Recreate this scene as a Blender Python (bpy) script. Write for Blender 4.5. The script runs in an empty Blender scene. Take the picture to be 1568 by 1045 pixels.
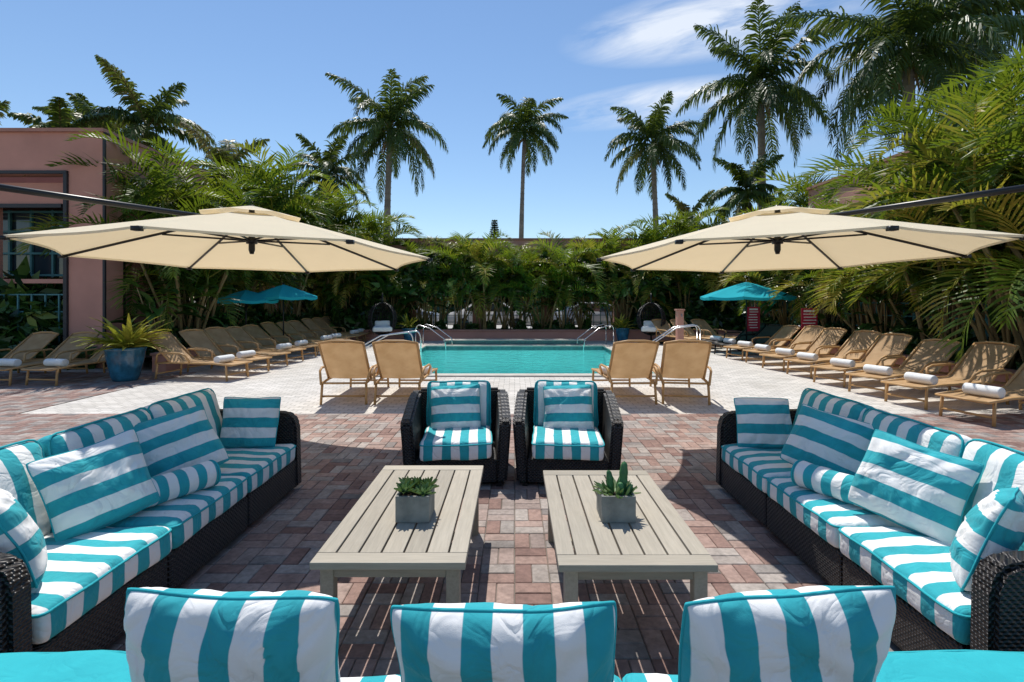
import bpy, bmesh, math, random
import numpy as np
from mathutils import Vector, Matrix, Euler, noise
R=math.radians
random.seed(7)
rng=np.random.default_rng(11)
scene=bpy.context.scene
COL=scene.collection
scene.view_settings.view_transform='Standard'
scene.view_settings.look='None'
scene.view_settings.exposure=0

# ---------------------------------------------------------------- materials
class NT:
    def __init__(s,name):
        s.m=bpy.data.materials.new(name); s.m.use_nodes=True
        s.t=s.m.node_tree; s.n=s.t.nodes; s.l=s.t.links
        s.b=s.n['Principled BSDF']; s.out=s.n['Material Output']
    def new(s,t,**k):
        n=s.n.new(t)
        for a,b in k.items(): setattr(n,a,b)
        return n
    def link(s,a,b): s.l.new(a,b)
    def math(s,op,a,b=None,c=None):
        n=s.new('ShaderNodeMath',operation=op)
        for i,x in enumerate((a,b,c)):
            if x is None: continue
            if isinstance(x,(int,float)): n.inputs[i].default_value=x
            else: s.link(x,n.inputs[i])
        return n.outputs[0]
    def noise(s,scale,detail=4,vec=None,rough=.55,dist=0):
        n=s.new('ShaderNodeTexNoise'); n.inputs['Scale'].default_value=scale
        n.inputs['Detail'].default_value=detail; n.inputs['Roughness'].default_value=rough
        n.inputs['Distortion'].default_value=dist
        if vec is not None: s.link(vec,n.inputs['Vector'])
        return n.outputs['Fac']
    def coord(s,kind='Object',scale=None):
        tc=s.new('ShaderNodeTexCoord').outputs[kind]
        if scale:
            mp=s.new('ShaderNodeMapping'); mp.inputs['Scale'].default_value=scale
            s.link(tc,mp.inputs['Vector']); return mp.outputs[0]
        return tc
    def ramp(s,fac,stops,interp='LINEAR'):
        r=s.new('ShaderNodeValToRGB'); cr=r.color_ramp; cr.interpolation=interp
        while len(cr.elements)<len(stops): cr.elements.new(.5)
        for e,(p,c) in zip(cr.elements,stops):
            e.position=p; e.color=(*c,1)
        s.link(fac,r.inputs[0]); return r.outputs[0]
    def mix(s,fac,a,b,mode='MIX'):
        n=s.new('ShaderNodeMix',data_type='RGBA',blend_type=mode)
        for i,x in ((0,fac),(6,a),(7,b)):
            if isinstance(x,(int,float)): n.inputs[i].default_value=x
            elif isinstance(x,tuple): n.inputs[i].default_value=(*x,1)
            else: s.link(x,n.inputs[i])
        return n.outputs[2]
    def bump(s,h,strength=.3,dist=.01):
        n=s.new('ShaderNodeBump'); n.inputs['Strength'].default_value=strength
        n.inputs['Distance'].default_value=dist; s.link(h,n.inputs['Height'])
        s.link(n.outputs[0],s.b.inputs['Normal']); return n.outputs[0]
    def base(s,c,rough=.7,spec=.5):
        if isinstance(c,tuple): s.b.inputs['Base Color'].default_value=(*c,1)
        else: s.link(c,s.b.inputs['Base Color'])
        s.b.inputs['Roughness'].default_value=rough
        s.b.inputs['Specular IOR Level'].default_value=spec

def vary(c,f): return tuple(min(1,x*f) for x in c)
def plain(name,c,rough=.7,var=.2,scale=3,bump=.15,bscale=60,spec=.4,metal=0):
    t=NT(name); co=t.coord()
    f=t.noise(scale,6,co)
    t.base(t.ramp(f,[(.3,vary(c,1-var)),(.7,vary(c,1+var))]),rough,spec)
    t.b.inputs['Metallic'].default_value=metal
    if bump: t.bump(t.noise(bscale,3,co),bump,.004)
    return t.m

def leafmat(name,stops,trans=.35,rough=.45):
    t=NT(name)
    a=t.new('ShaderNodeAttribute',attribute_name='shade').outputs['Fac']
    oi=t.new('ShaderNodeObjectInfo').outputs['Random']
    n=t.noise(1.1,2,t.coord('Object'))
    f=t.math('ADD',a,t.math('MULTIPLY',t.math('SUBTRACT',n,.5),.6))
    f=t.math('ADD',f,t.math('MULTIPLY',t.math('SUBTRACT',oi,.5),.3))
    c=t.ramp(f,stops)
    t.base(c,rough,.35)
    if trans>0:
        tr=t.new('ShaderNodeBsdfTranslucent')
        c2=t.mix(.5,c,(.30,.38,.02),'MIX'); t.link(c2,tr.inputs['Color'])
        mx=t.new('ShaderNodeMixShader'); mx.inputs[0].default_value=trans
        t.link(t.b.outputs[0],mx.inputs[1]); t.link(tr.outputs[0],mx.inputs[2]); t.link(mx.outputs[0],t.out.inputs[0])
    return t.m

TEAL=(.030,.365,.415); WHITE=(.84,.83,.81)
def fabric_bump(t,co,k=1.):
    weave=t.noise(700,1,co)
    cr=t.math('ABSOLUTE',t.math('SUBTRACT',t.noise(5.5,3,co,.5,1.2),.5))
    cr=t.math('MINIMUM',cr,.09)
    wr=t.noise(11,3,co)
    h=t.math('ADD',t.math('MULTIPLY',weave,.05),t.math('ADD',t.math('MULTIPLY',cr,3.2),t.math('MULTIPLY',wr,.55)))
    t.bump(h,.5*k,.022)
def stripes(name,axis,period=.15,phase=0.):
    t=NT(name); co=t.coord()
    sp=t.new('ShaderNodeSeparateXYZ'); t.link(co,sp.inputs[0])
    wob=t.math('MULTIPLY',t.math('SUBTRACT',t.noise(5,2,co),.5),.024)
    v=t.math('ADD',sp.outputs[axis],wob)
    fr=t.math('FRACT',t.math('ADD',t.math('DIVIDE',v,period),phase+50))
    d=t.math('ABSOLUTE',t.math('SUBTRACT',fr,.5))
    mask=t.math('MULTIPLY',t.math('SUBTRACT',d,.243),60.); mask.node.use_clamp=True
    n=t.noise(6,4,co)
    teal=t.ramp(n,[(.3,vary(TEAL,.85)),(.7,vary(TEAL,1.12))])
    wh=t.ramp(t.noise(3,5,co),[(.3,vary(WHITE,.93)),(.6,WHITE)])
    t.base(t.mix(mask,wh,teal),.85,.2)
    t.b.inputs['Sheen Weight'].default_value=.1
    fabric_bump(t,co)
    return t.m
M_SX=[stripes('stripe_fabric_x%d'%i,0,.15,i*.27) for i in range(3)]
M_SY=[stripes('stripe_fabric_y%d'%i,1,.15,i*.31) for i in range(3)]
def tealfab():
    t=NT('teal_fabric'); co=t.coord(); t.base(t.ramp(t.noise(6,4,co),[(.3,(.026,.35,.40)),(.7,(.032,.41,.46))]),.85,.2); fabric_bump(t,co,.7); return t.m
M_TEAL=tealfab()
M_PIPE=M_TEAL
def wicker():
    t=NT('dark_wicker'); co=t.coord()
    sp=t.new('ShaderNodeSeparateXYZ'); t.link(co,sp.inputs[0])
    h=t.math('ADD',sp.outputs[0],sp.outputs[1])
    a=t.math('SINE',t.math('MULTIPLY',sp.outputs[2],2*math.pi/.014))
    b=t.math('SINE',t.math('MULTIPLY',h,2*math.pi/.030))
    w=t.math('MULTIPLY',t.math('SINE',t.math('MULTIPLY',sp.outputs[2],2*math.pi/.028)),b)
    hh=t.math('ADD',t.math('MULTIPLY',a,.5),w)
    n=t.noise(30,3,co)
    f=t.math('ADD',t.math('MULTIPLY',hh,.25),n)
    t.base(t.ramp(f,[(.25,(.006,.005,.005)),(.9,(.036,.029,.027))]),.45,.5)
    t.bump(hh,.9,.006)
    return t.m
M_WICK=wicker()
def wood(name,c,axis_scale,var=.3,rough=.65):
    t=NT(name); co=t.coord('Object',axis_scale)
    f=t.noise(6,8,co,.65); g=t.noise(1.2,3,t.coord())
    a=t.new('ShaderNodeAttribute',attribute_name='shade').outputs['Fac']
    fac=t.math('ADD',t.math('MULTIPLY',f,.6),t.math('ADD',t.math('MULTIPLY',g,.3),t.math('MULTIPLY',a,.3)))
    t.base(t.ramp(fac,[(.3,vary(c,1-var)),(.85,vary(c,1+var))]),rough,.3)
    t.bump(f,.25,.004); return t.m
M_TABLE=wood('weathered_teak',(.36,.32,.255),(14,1,14))
M_TABX=wood('weathered_teak_cross',(.36,.32,.255),(1,14,14))
M_LFRAME=plain('tan_frame',(.50,.29,.12),.5,.15,6,.1)
def sling():
    t=NT('tan_sling'); co=t.coord()
    sp=t.new('ShaderNodeSeparateXYZ'); t.link(co,sp.inputs[0])
    w=t.math('SINE',t.math('MULTIPLY',sp.outputs[0],420.))
    f=t.noise(4,4,co)
    c=t.ramp(t.math('ADD',f,t.math('MULTIPLY',w,.05)),[(.3,(.46,.28,.13)),(.7,(.62,.41,.22))])
    t.base(c,.7,.3)
    tr=t.new('ShaderNodeBsdfTranslucent'); t.link(c,tr.inputs[0])
    mx=t.new('ShaderNodeMixShader'); mx.inputs[0].default_value=.28
    t.link(t.b.outputs[0],mx.inputs[1]); t.link(tr.outputs[0],mx.inputs[2]); t.link(mx.outputs[0],t.out.inputs[0])
    return t.m
M_SLING=sling()
M_DSLING=plain('dark_sling',(.05,.035,.025),.7,.2,6,.1)
M_TOWEL=plain('white_towel',(.8,.8,.78),.95,.04,20,.6,200,.1)
def canopy(name,c,tr_c,k=.45):
    t=NT(name); co=t.coord(); f=t.noise(2.5,4,co)
    col=t.ramp(f,[(.3,vary(c,.95)),(.7,vary(c,1.03))]); t.base(col,.9,.15)
    t.bump(t.math('ADD',t.noise(500,1,co),t.noise(3,3,co)),.25,.01)
    tr=t.new('ShaderNodeBsdfTranslucent'); tr.inputs[0].default_value=(*tr_c,1)
    mx=t.new('ShaderNodeMixShader'); mx.inputs[0].default_value=k
    t.link(t.b.outputs[0],mx.inputs[1]); t.link(tr.outputs[0],mx.inputs[2]); t.link(mx.outputs[0],t.out.inputs[0])
    return t.m
M_CAN=canopy('beige_canopy',(.88,.79,.60),(.95,.75,.44),.33)
M_CANT=canopy('turquoise_canopy',(.03,.50,.60),(.02,.45,.5),.35)
M_BLACK=plain('black_metal',(.012,.012,.013),.35,.1,5,0)
M_CHROME=plain('steel',(.55,.55,.56),.25,.05,5,0,metal=1)
M_CONC=plain('concrete_pot',(.22,.22,.20),.85,.35,9,.5,80)
M_TERRA=plain('terracotta_stucco',(.58,.29,.225),.9,.1,1.2,.35,120,.15)
M_TERRAD=plain('terracotta_cap',(.44,.22,.17),.85,.12,2,.3,90,.15)
M_TRIM_RECESS=plain('dark_trim_and_recess',(.035,.035,.04),.5,.15,4,.05)
M_TFENCE=plain('teal_metal',(.06,.20,.22),.5,.15,4,.05)
M_GLASS=plain('dark_glass',(.03,.045,.06),.08,.3,.6,0,spec=.8)
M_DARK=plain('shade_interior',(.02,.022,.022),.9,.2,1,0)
M_BPOT=plain('blue_glaze',(.02,.12,.2),.15,.5,6,.1,10,.7)
M_SOIL=plain('soil',(.05,.035,.025),.95,.3,8,.6,40,.1)
M_TRUNK=plain('palm_trunk',(.24,.21,.175),.9,.3,2.5,.6,20,.1)
M_CANE=plain('cane',(.24,.17,.075),.7,.45,2,.3,20,.2)
M_RED=plain('red_sign_face',(.38,.02,.05),.5,.1,3,0)
M_PAINTW=plain('white_paint',(.75,.75,.75),.5,.05,3,0)
M_CACT=plain('cactus_skin',(.06,.17,.06),.55,.35,18,.3,60)
M_RUB=plain('rubber',(.02,.02,.02),.7,.1,3,0)
M_AREC=leafmat('areca_leaf',[(.0,(.014,.042,.006)),(.4,(.050,.112,.010)),(.75,(.15,.205,.02)),(1.,(.38,.29,.05))],.36)
M_PALM=leafmat('palm_leaf',[(.0,(.010,.032,.010)),(.5,(.042,.090,.024)),(.85,(.10,.155,.035)),(1.,(.24,.20,.10))],.22)
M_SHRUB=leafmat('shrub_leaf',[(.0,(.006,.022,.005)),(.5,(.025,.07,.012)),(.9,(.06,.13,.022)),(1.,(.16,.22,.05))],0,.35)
M_SUCC=leafmat('succulent_leaf',[(.0,(.05,.13,.05)),(.6,(.12,.24,.10)),(1.,(.28,.36,.18))],.12)
M_BROM=leafmat('bromeliad_leaf',[(.0,(.06,.12,.02)),(.5,(.22,.24,.03)),(1.,(.48,.40,.06))],.3)

# ---------------------------------------------------------------- mesh builder
class MB:
    def __init__(s): s.v=[];s.f=[];s.m=[];s.sh=[];s.mats=[]
    def mi(s,mat):
        if mat not in s.mats: s.mats.append(mat)
        return s.mats.index(mat)
    def add(s,vs,fs,mat,M=None,shade=None):
        o=len(s.v)
        if M is not None: vs=[tuple(M@Vector(p)) for p in vs]
        s.v.extend(vs); i=s.mi(mat)
        if shade is None: shade=random.random()
        for f in fs:
            s.f.append(tuple(a+o for a in f)); s.m.append(i); s.sh.append(shade)
    def addq(s,Q,mat,shade):
        o=len(s.v); i=s.mi(mat)
        s.v.extend(map(tuple,Q.reshape(-1,3).tolist())); n=len(Q)
        s.f.extend([(o+4*k,o+4*k+1,o+4*k+2,o+4*k+3) for k in range(n)])
        s.m.extend([i]*n); s.sh.extend(shade.tolist())
    def box(s,c,d,mat,M=None,b=0.0,shade=None):
        x,y,z=[a/2 for a in d]
        if b<=0:
            vs=[(c[0]+i*x,c[1]+j*y,c[2]+k*z) for i in(-1,1) for j in(-1,1) for k in(-1,1)]
            fs=[(0,1,3,2),(4,6,7,5),(0,4,5,1),(2,3,7,6),(0,2,6,4),(1,5,7,3)]
            s.add(vs,fs,mat,M,shade)
        else:
            bm=bmesh.new(); bmesh.ops.create_cube(bm,size=1)
            for v in bm.verts: v.co=Vector((v.co.x*2*x,v.co.y*2*y,v.co.z*2*z))
            bmesh.ops.bevel(bm,geom=bm.edges[:],offset=min(b,x*.9,y*.9,z*.9),segments=2,affect='EDGES',profile=.6)
            s.bm(bm,mat,Matrix.Translation(c) if M is None else M@Matrix.Translation(c),shade)
    def bm(s,bm,mat,M=None,shade=None):
        bm.verts.index_update()
        s.add([tuple(v.co) for v in bm.verts],[tuple(v.index for v in f.verts) for f in bm.faces],mat,M,shade); bm.free()
    def tube(s,pts,r,mat,n=8,caps=True,closed=False,M=None,shade=None):
        pts=[Vector(p) for p in pts]; N=len(pts)
        rs=r if isinstance(r,(list,tuple)) else [r]*N
        vs=[];up=None
        for i,p in enumerate(pts):
            if closed: t=(pts[(i+1)%N]-pts[i-1])
            else: t=pts[min(i+1,N-1)]-pts[max(i-1,0)]
            t.normalize()
            if up is None: up=Vector((0,0,1)) if abs(t.z)<.9 else Vector((1,0,0))
            a=t.cross(up).normalized(); bb=a.cross(t).normalized(); up=bb
            for k in range(n):
                th=2*math.pi*k/n
                vs.append(tuple(p+(a*math.cos(th)+bb*math.sin(th))*rs[i]))
        fs=[]
        for i in range(N if closed else N-1):
            j=(i+1)%N
            for k in range(n): fs.append((i*n+k,i*n+(k+1)%n,j*n+(k+1)%n,j*n+k))
        if caps and not closed: fs.append(tuple(range(n))[::-1]); fs.append(tuple((N-1)*n+k for k in range(n)))
        s.add(vs,fs,mat,M,shade)
    def lathe(s,prof,mat,n=24,M=None,shade=None):
        vs=[(r*math.cos(2*math.pi*k/n),r*math.sin(2*math.pi*k/n),z) for r,z in prof for k in range(n)]
        fs=[(i*n+k,i*n+(k+1)%n,(i+1)*n+(k+1)%n,(i+1)*n+k) for i in range(len(prof)-1) for k in range(n)]
        s.add(vs,fs,mat,M,shade)
    def prism(s,prof,x0,x1,mat,b=.015,M=None,shear=0):
        bm=bmesh.new()
        A=[bm.verts.new((x0+shear*z,y,z)) for y,z in prof]; B=[bm.verts.new((x1+shear*z,y,z)) for y,z in prof]
        n=len(prof); bm.faces.new(A[::-1]); bm.faces.new(B)
        for i in range(n): bm.faces.new((A[i],A[(i+1)%n],B[(i+1)%n],B[i]))
        bmesh.ops.recalc_face_normals(bm,faces=bm.faces[:])
        if b: bmesh.ops.bevel(bm,geom=bm.edges[:],offset=b,segments=2,affect='EDGES')
        s.bm(bm,mat,M)
    def mesh(s,name,smooth=False):
        me=bpy.data.meshes.new(name); me.from_pydata(s.v,[],s.f)
        for m in s.mats: me.materials.append(m)
        me.polygons.foreach_set('material_index',s.m)
        at=me.attributes.new('shade','FLOAT','FACE'); at.data.foreach_set('value',s.sh)
        if smooth: me.polygons.foreach_set('use_smooth',[True]*len(s.f))
        me.update(); return me
    def obj(s,name,smooth=False,parent=None,loc=(0,0,0),rot=(0,0,0)):
        return place(s.mesh(name,smooth),name,parent,loc,rot)
def place(me,name,parent=None,loc=(0,0,0),rot=(0,0,0),sc=1):
    o=bpy.data.objects.new(name,me); COL.objects.link(o); o.parent=parent
    o.location=loc; o.rotation_euler=rot
    o.scale=(sc,sc,sc) if isinstance(sc,(int,float)) else sc
    return o
def empty(name,loc=(0,0,0),rot=(0,0,0)):
    o=bpy.data.objects.new(name,None); o.empty_display_size=.2; COL.objects.link(o)
    o.location=loc;o.rotation_euler=rot; return o

def rbox_bm(hx,hy,hz,r,puff=0,wob=.0,seed=0):
    bm=bmesh.new()
    def ax(h):
        a=[-h,-h+.12*r,-h+.4*r,-h+r]; n=max(2,int((2*h-2*r)/.035)); n=min(n,34)
        return a+[-h+r+(2*h-2*r)*i/n for i in range(1,n)]+[h-r,h-.4*r,h-.12*r,h]
    X,Y,Z=ax(hx),ax(hy),[-hz,-hz+.12*r,-hz+.4*r,-hz+r,hz-r,hz-.4*r,hz-.12*r,hz]
    def grid(A,B,fn):
        vv=[[bm.verts.new(fn(a,b)) for b in B] for a in A]
        for i in range(len(A)-1):
            for j in range(len(B)-1): bm.faces.new((vv[i][j],vv[i+1][j],vv[i+1][j+1],vv[i][j+1]))
    for sg in(-1,1):
        grid(X,Y,lambda a,b:(a,b,sg*hz)); grid(X,Z,lambda a,b:(a,sg*hy,b)); grid(Y,Z,lambda a,b:(sg*hx,a,b))
    bmesh.ops.remove_doubles(bm,verts=bm.verts[:],dist=1e-5)
    for v in bm.verts:
        q=v.co; i=Vector((max(-hx+r,min(hx-r,q.x)),max(-hy+r,min(hy-r,q.y)),max(-hz+r,min(hz-r,q.z))))
        d=q-i
        if d.length>1e-7: q=i+d.normalized()*r
        e=(1-(q.x/hx)**2)*(1-(q.y/hy)**2)
        if puff: q.z+=(1 if q.z>0 else -.2)*puff*max(0,e)**.5*(abs(q.z)/hz)
        if wob:
            q+=noise.noise_vector(q*5+Vector((seed*3.1,0,0)))*wob
            if q.z>0: q.z+=noise.noise(q*13+Vector((seed,0,0)))*wob*.7
        v.co=q
    bmesh.ops.recalc_face_normals(bm,faces=bm.faces[:])
    return bm
def cushion(name,hx,hy,hz,mat,parent,loc,rot=(0,0,0),r=.035,puff=.02,seed=0,pipe=None):
    mb=MB(); mb.bm(rbox_bm(hx,hy,hz,r,puff,.010,seed),mat)
    for z in (hz*.72,):
        c=[]
        for cx,cy,a0 in((hx-r,hy-r,0),(-hx+r,hy-r,90),(-hx+r,-hy+r,180),(hx-r,-hy+r,270)):
            for a in(0,30,60,90):
                c.append((cx+math.cos(R(a0+a))*(r*.98),cy+math.sin(R(a0+a))*(r*.98),z))
        pts=[]
        for i in range(len(c)):
            a=Vector(c[i]);b=Vector(c[(i+1)%len(c)]);n=max(1,int((b-a).length/.06))
            for j in range(n):
                q=a.lerp(b,j/n); q+=noise.noise_vector(q*5+Vector((seed*3.1,0,0)))*.010; pts.append(q)
        mb.tube(pts,.006,pipe or mat,6,closed=True)
    return mb.obj(name,True,parent,loc,rot)
def pillow_mesh(name,w,h,t,mat,seed=0,pipe=None):
    mb=MB(); N=48; vs=[];fs=[]
    def P(u,v,sg):
        cr=1-.04*(abs(u*v))**6
        x=w/2*u*(1-.05*(1-v*v))*cr; y=h/2*v*(1-.045*(1-u*u))*cr
        y-=.02*h/2*(1-u*u)*(1 if v>0 else 0)*v
        z=sg*t/2*max(0,(1-abs(u)**2.8)*(1-abs(v)**2.8))**.5
        p=Vector((x,y,z))
        ang=math.atan2(v,u)
        edge=max(abs(u),abs(v))
        cornerness=abs(u*v)
        z2=sg*(.014*math.sin(ang*15+seed*1.7+3*noise.noise(Vector((u*2,v*2,seed))))*max(0,edge-.4)*(1-edge**8)*1.8*(.45+cornerness))
        nz=noise.noise_vector(p*6+Vector((seed*2.3,sg,0)))*.014
        fold=abs(noise.noise(Vector((x*8+noise.noise(Vector((x*5,y*5,seed)))*1.5,y*4.5,seed*1.1))))
        nz.z+=z2-sg*.022*max(0,.22-fold)/.22*.6
        nl=noise.noise_vector(Vector((x,y,0))*3.5+Vector((seed*5.3,0,0)))*.022
        return tuple(p+nz*(1-edge**6)+nl)
    for sg in(1,-1):
        o=len(vs)
        for i in range(N+1):
            for j in range(N+1):
                u=math.sin((i/N-.5)*math.pi); v=math.sin((j/N-.5)*math.pi)
                vs.append(P(u,v,sg))
        for i in range(N):
            for j in range(N):
                a=o+i*(N+1)+j; q=(a,a+N+1,a+N+2,a+1)
                fs.append(q if sg>0 else q[::-1])
    mb.add(vs,fs,mat)
    K=24
    b=[P(math.sin((i/K-.5)*math.pi),-1,1) for i in range(K)]+[P(1,math.sin((i/K-.5)*math.pi),1) for i in range(K)]
    b+=[P(-math.sin((i/K-.5)*math.pi),1,1) for i in range(K)]+[P(-1,-math.sin((i/K-.5)*math.pi),1) for i in range(K)]
    mb.tube(b,.005,pipe or M_PIPE,6,closed=True)
    return mb.mesh(name,True)
def pillow(name,w,h,t,mat,loc,az,lean,roll=0,seed=0,parent=None):
    me=pillow_mesh(name,w,h,t,mat,seed)
    o=place(me,name,parent)
    o.matrix_local=Matrix.Translation(loc)@Matrix.Rotation(R(az),4,'Z')@Matrix.Rotation(R(90-lean),4,'X')@Matrix.Rotation(R(roll),4,'Z')
    return o

# ---------------------------------------------------------------- ground
def sheet(name,rects,z,mat):
    mb=MB()
    for x0,x1,y0,y1 in rects: mb.add([(x0,y0,z),(x1,y0,z),(x1,y1,z),(x0,y1,z)],[(0,1,2,3)],mat)
    return mb.obj(name)
M_GRD=plain('ground_earth',(.22,.21,.18),.95,.3,.4,.4,8,.1)
PX,PY0,PY1=3.0,10.7,17.2
def holed(x0,x1,y0,y1,px,p0,p1): return [(x0,-px,y0,y1),(px,x1,y0,y1),(-px,px,y0,p0),(-px,px,p1,y1)]
sheet('ground',holed(-600,600,-200,1500,PX+.2,PY0-.2,PY1+.2),-.03,M_GRD)
sheet('road',[(-60,60,24.2,33)],-.02,plain('light_road',(.42,.41,.39),.9,.12,.6,.2,40))
def deckmat():
    t=NT('cream_pavers'); co=t.coord()
    br=t.new('ShaderNodeTexBrick'); t.link(co,br.inputs['Vector'])
    br.inputs['Scale'].default_value=1; br.inputs['Brick Width'].default_value=.2; br.inputs['Row Height'].default_value=.1
    br.inputs['Mortar Size'].default_value=.006; br.inputs['Bias'].default_value=0
    br.inputs['Color1'].default_value=(.74,.70,.65,1); br.inputs['Color2'].default_value=(.57,.54,.50,1); br.inputs['Mortar'].default_value=(.32,.30,.27,1)
    n=t.noise(.9,6,co); n2=t.noise(25,4,co)
    c=t.mix(1.,br.outputs['Color'],t.ramp(n,[(.3,(.86,.85,.83)),(.65,(1,1,1))]),'MULTIPLY')
    c=t.mix(1.,c,t.ramp(n2,[(.3,(.88,.88,.88)),(.7,(1,1,1))]),'MULTIPLY')
    t.base(c,.85,.2); t.bump(n2,.3,.004)
    return t.m
sheet('pool_deck_pavement',holed(-15,15,7.05,24,PX+.02,PY0-.02,PY1+.02),0,deckmat())
sheet('pavement_bedding',[(-14,14,-4,7.05),(-14,-6.9,7.05,11)],.003,plain('sand_joint',(.20,.175,.15),.95,.2,5,.3,60,.1))
def brickmat():
    t=NT('brick_paver'); co=t.coord()
    a=t.new('ShaderNodeAttribute',attribute_name='shade').outputs['Fac']
    c=t.ramp(a,[(0,(.23,.14,.12)),(.2,(.34,.225,.19)),(.4,(.41,.295,.255)),(.56,(.35,.305,.28)),(.72,(.44,.39,.355)),(.86,(.24,.22,.21)),(1,(.45,.31,.26))])
    n=t.noise(35,6,co); n2=t.noise(1.3,4,co); n3=t.noise(6,5,co)
    c=t.mix(1.,c,t.ramp(n,[(.3,(.70,.70,.70)),(.7,(1.08,1.08,1.08))]),'MULTIPLY')
    c=t.mix(1.,c,t.ramp(n2,[(.3,(.78,.76,.76)),(.7,(1.1,1.1,1.1))]),'MULTIPLY')
    c=t.mix(1.,c,t.ramp(n3,[(.32,(.78,.78,.78)),(.5,(1.,1.,1.))]),'MULTIPLY')
    t.base(c,.8,.3); t.bump(n,.45,.004); return t.m
def bricks():
    V=[];F=[];S=[]
    def brick(x0,x1,y0,y1):
        g=.0025;e=.004; z=.012+random.uniform(-.0015,.0015); o=len(V)
        jx,jy=random.uniform(-.0015,.0015),random.uniform(-.0015,.0015)
        x0+=g+jx;x1+=-g+jx;y0+=g+jy;y1+=-g+jy
        V.extend([(x0,y0,.002),(x1,y0,.002),(x1,y1,.002),(x0,y1,.002),(x0,y0,z-e),(x1,y0,z-e),(x1,y1,z-e),(x0,y1,z-e),
                  (x0+e,y0+e,z),(x1-e,y0+e,z),(x1-e,y1-e,z),(x0+e,y1-e,z)])
        F.append((o+8,o+9,o+10,o+11))
        for k in range(4):
            j=(k+1)%4; F.append((o+k+4,o+j+4,o+j+8,o+k+8)); F.append((o+k,o+j,o+j+4,o+k+4))
        S.extend([random.random()]*9)
    c=.20
    def fill(X0,X1,Y0,Y1):
        nx=int(round((X1-X0)/c)); ny=int(round((Y1-Y0)/c))
        for i in range(nx):
            for j in range(ny):
                x=X0+i*c;y=Y0+j*c
                if (i+j)%2: brick(x,x+c,y,y+c/2); brick(x,x+c,y+c/2,y+c)
                else: brick(x,x+c/2,y,y+c); brick(x+c/2,x+c,y,y+c)
    fill(-9.2,9.2,7.05-c*33,7.05)
    fill(-6.9-c*32,-6.9,7.05,7.05+c*20)
    me=bpy.data.meshes.new('brick_pavement'); me.from_pydata(V,[],F); me.materials.append(brickmat())
    at=me.attributes.new('shade','FLOAT','FACE'); at.data.foreach_set('value',S); me.update()
    place(me,'brick_pavement')
bricks()

# ---------------------------------------------------------------- pool
pool=empty('swimming_pool')
mb=MB()
M_PTILE=plain('pool_plaster',(.46,.90,.86),.6,.07,1.5,.1,10,.2)
M_BAND=plain('waterline_tile',(.05,.16,.17),.3,.3,12,.1)
x0,x1,y0,y1,zb=-PX,PX,PY0,PY1,-1.1
mb.add([(x0,y0,zb),(x1,y0,zb),(x1,y1,zb),(x0,y1,zb)],[(0,1,2,3)],M_PTILE)
for (a,b) in(((x0,y0),(x1,y0)),((x1,y0),(x1,y1)),((x1,y1),(x0,y1)),((x0,y1),(x0,y0))):
    mb.add([(*a,zb),(*b,zb),(*b,-.14),(*a,-.14)],[(0,1,2,3)],M_PTILE)
    mb.add([(*a,-.14),(*b,-.14),(*b,0.0),(*a,0.0)],[(0,1,2,3)],M_BAND)
mb.obj('basin',parent=pool)
mb=MB(); M_COP=plain('coping_stone',(.46,.43,.38),.7,.12,4,.2,60)
w=.3
for cx,cy,dx,dy in((0,y0-w/2+.03,2*PX+2*w-.06,w),(0,y1+w/2-.03,2*PX+2*w-.06,w),(x0-w/2+.03,(y0+y1)/2,w,y1-y0-.07),(x1+w/2-.03,(y0+y1)/2,w,y1-y0-.07)):
    mb.box((cx,cy,.012),(dx,dy,.04),M_COP,b=.012)
mb.obj('coping',parent=pool)
def watermat():
    t=NT('pool_water'); co=t.coord()
    n=t.math('ADD',t.noise(3.5,3,co),t.math('MULTIPLY',t.noise(11,2,co),.4))
    bn=t.bump(n,.5,.06)
    tr=t.new('ShaderNodeBsdfTransparent'); tr.inputs[0].default_value=(.77,.98,.97,1)
    gl=t.new('ShaderNodeBsdfGlossy'); gl.inputs['Roughness'].default_value=.04; gl.inputs['Color'].default_value=(.9,.95,1,1)
    t.link(bn,gl.inputs['Normal'])
    fr=t.new('ShaderNodeFresnel'); fr.inputs[0].default_value=1.09; t.link(bn,fr.inputs['Normal'])
    mx=t.new('ShaderNodeMixShader'); t.link(fr.outputs[0],mx.inputs[0]); t.link(tr.outputs[0],mx.inputs[1]); t.link(gl.outputs[0],mx.inputs[2])
    t.link(mx.outputs[0],t.out.inputs[0]); return t.m
mb=MB(); mb.add([(x0,y0,-.07),(x1,y0,-.07),(x1,y1,-.07),(x0,y1,-.07)],[(0,1,2,3)],watermat()); mb.obj('water',parent=pool)
mb=MB(); mb.box((0,y1+.55,.08),(4.8,.5,.16),M_BAND,b=.01); mb.box((0,y1+.55,.175),(4.9,.58,.03),M_COP,b=.01); mb.obj('raised_ledge',parent=pool)
def rail(x,y,dirn,L=.9,h=.75,rotz=0):
    e=empty('pool_handrail',(x,y,0),(0,0,rotz))
    mb=MB()
    for sx in(-.25,.25):
        pts=[(sx,-L/2,.0),(sx,-L/2,h*.7)]
        for a in range(0,7): pts.append((sx,-L/2+.12-.12*math.cos(R(a*15)),h*.7+.12*math.sin(R(a*15))*1.6))
        pts+=[(sx,0,h*.82),(sx,L/2,h*.35),(sx,L/2+.05,-.1)]
        mb.tube(pts,.018,M_CHROME,8)
    mb.obj('rails',True,e)
rail(-2.75,17.3,1,1.1,.75,rotz=R(-110)); rail(2.75,17.3,1,1.1,.75,rotz=R(110))
rail(-3.1,12.2,1,1.6,.9,rotz=R(-100+180)); rail(4.6,14.6,1,1.3,.95,rotz=R(80))

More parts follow.
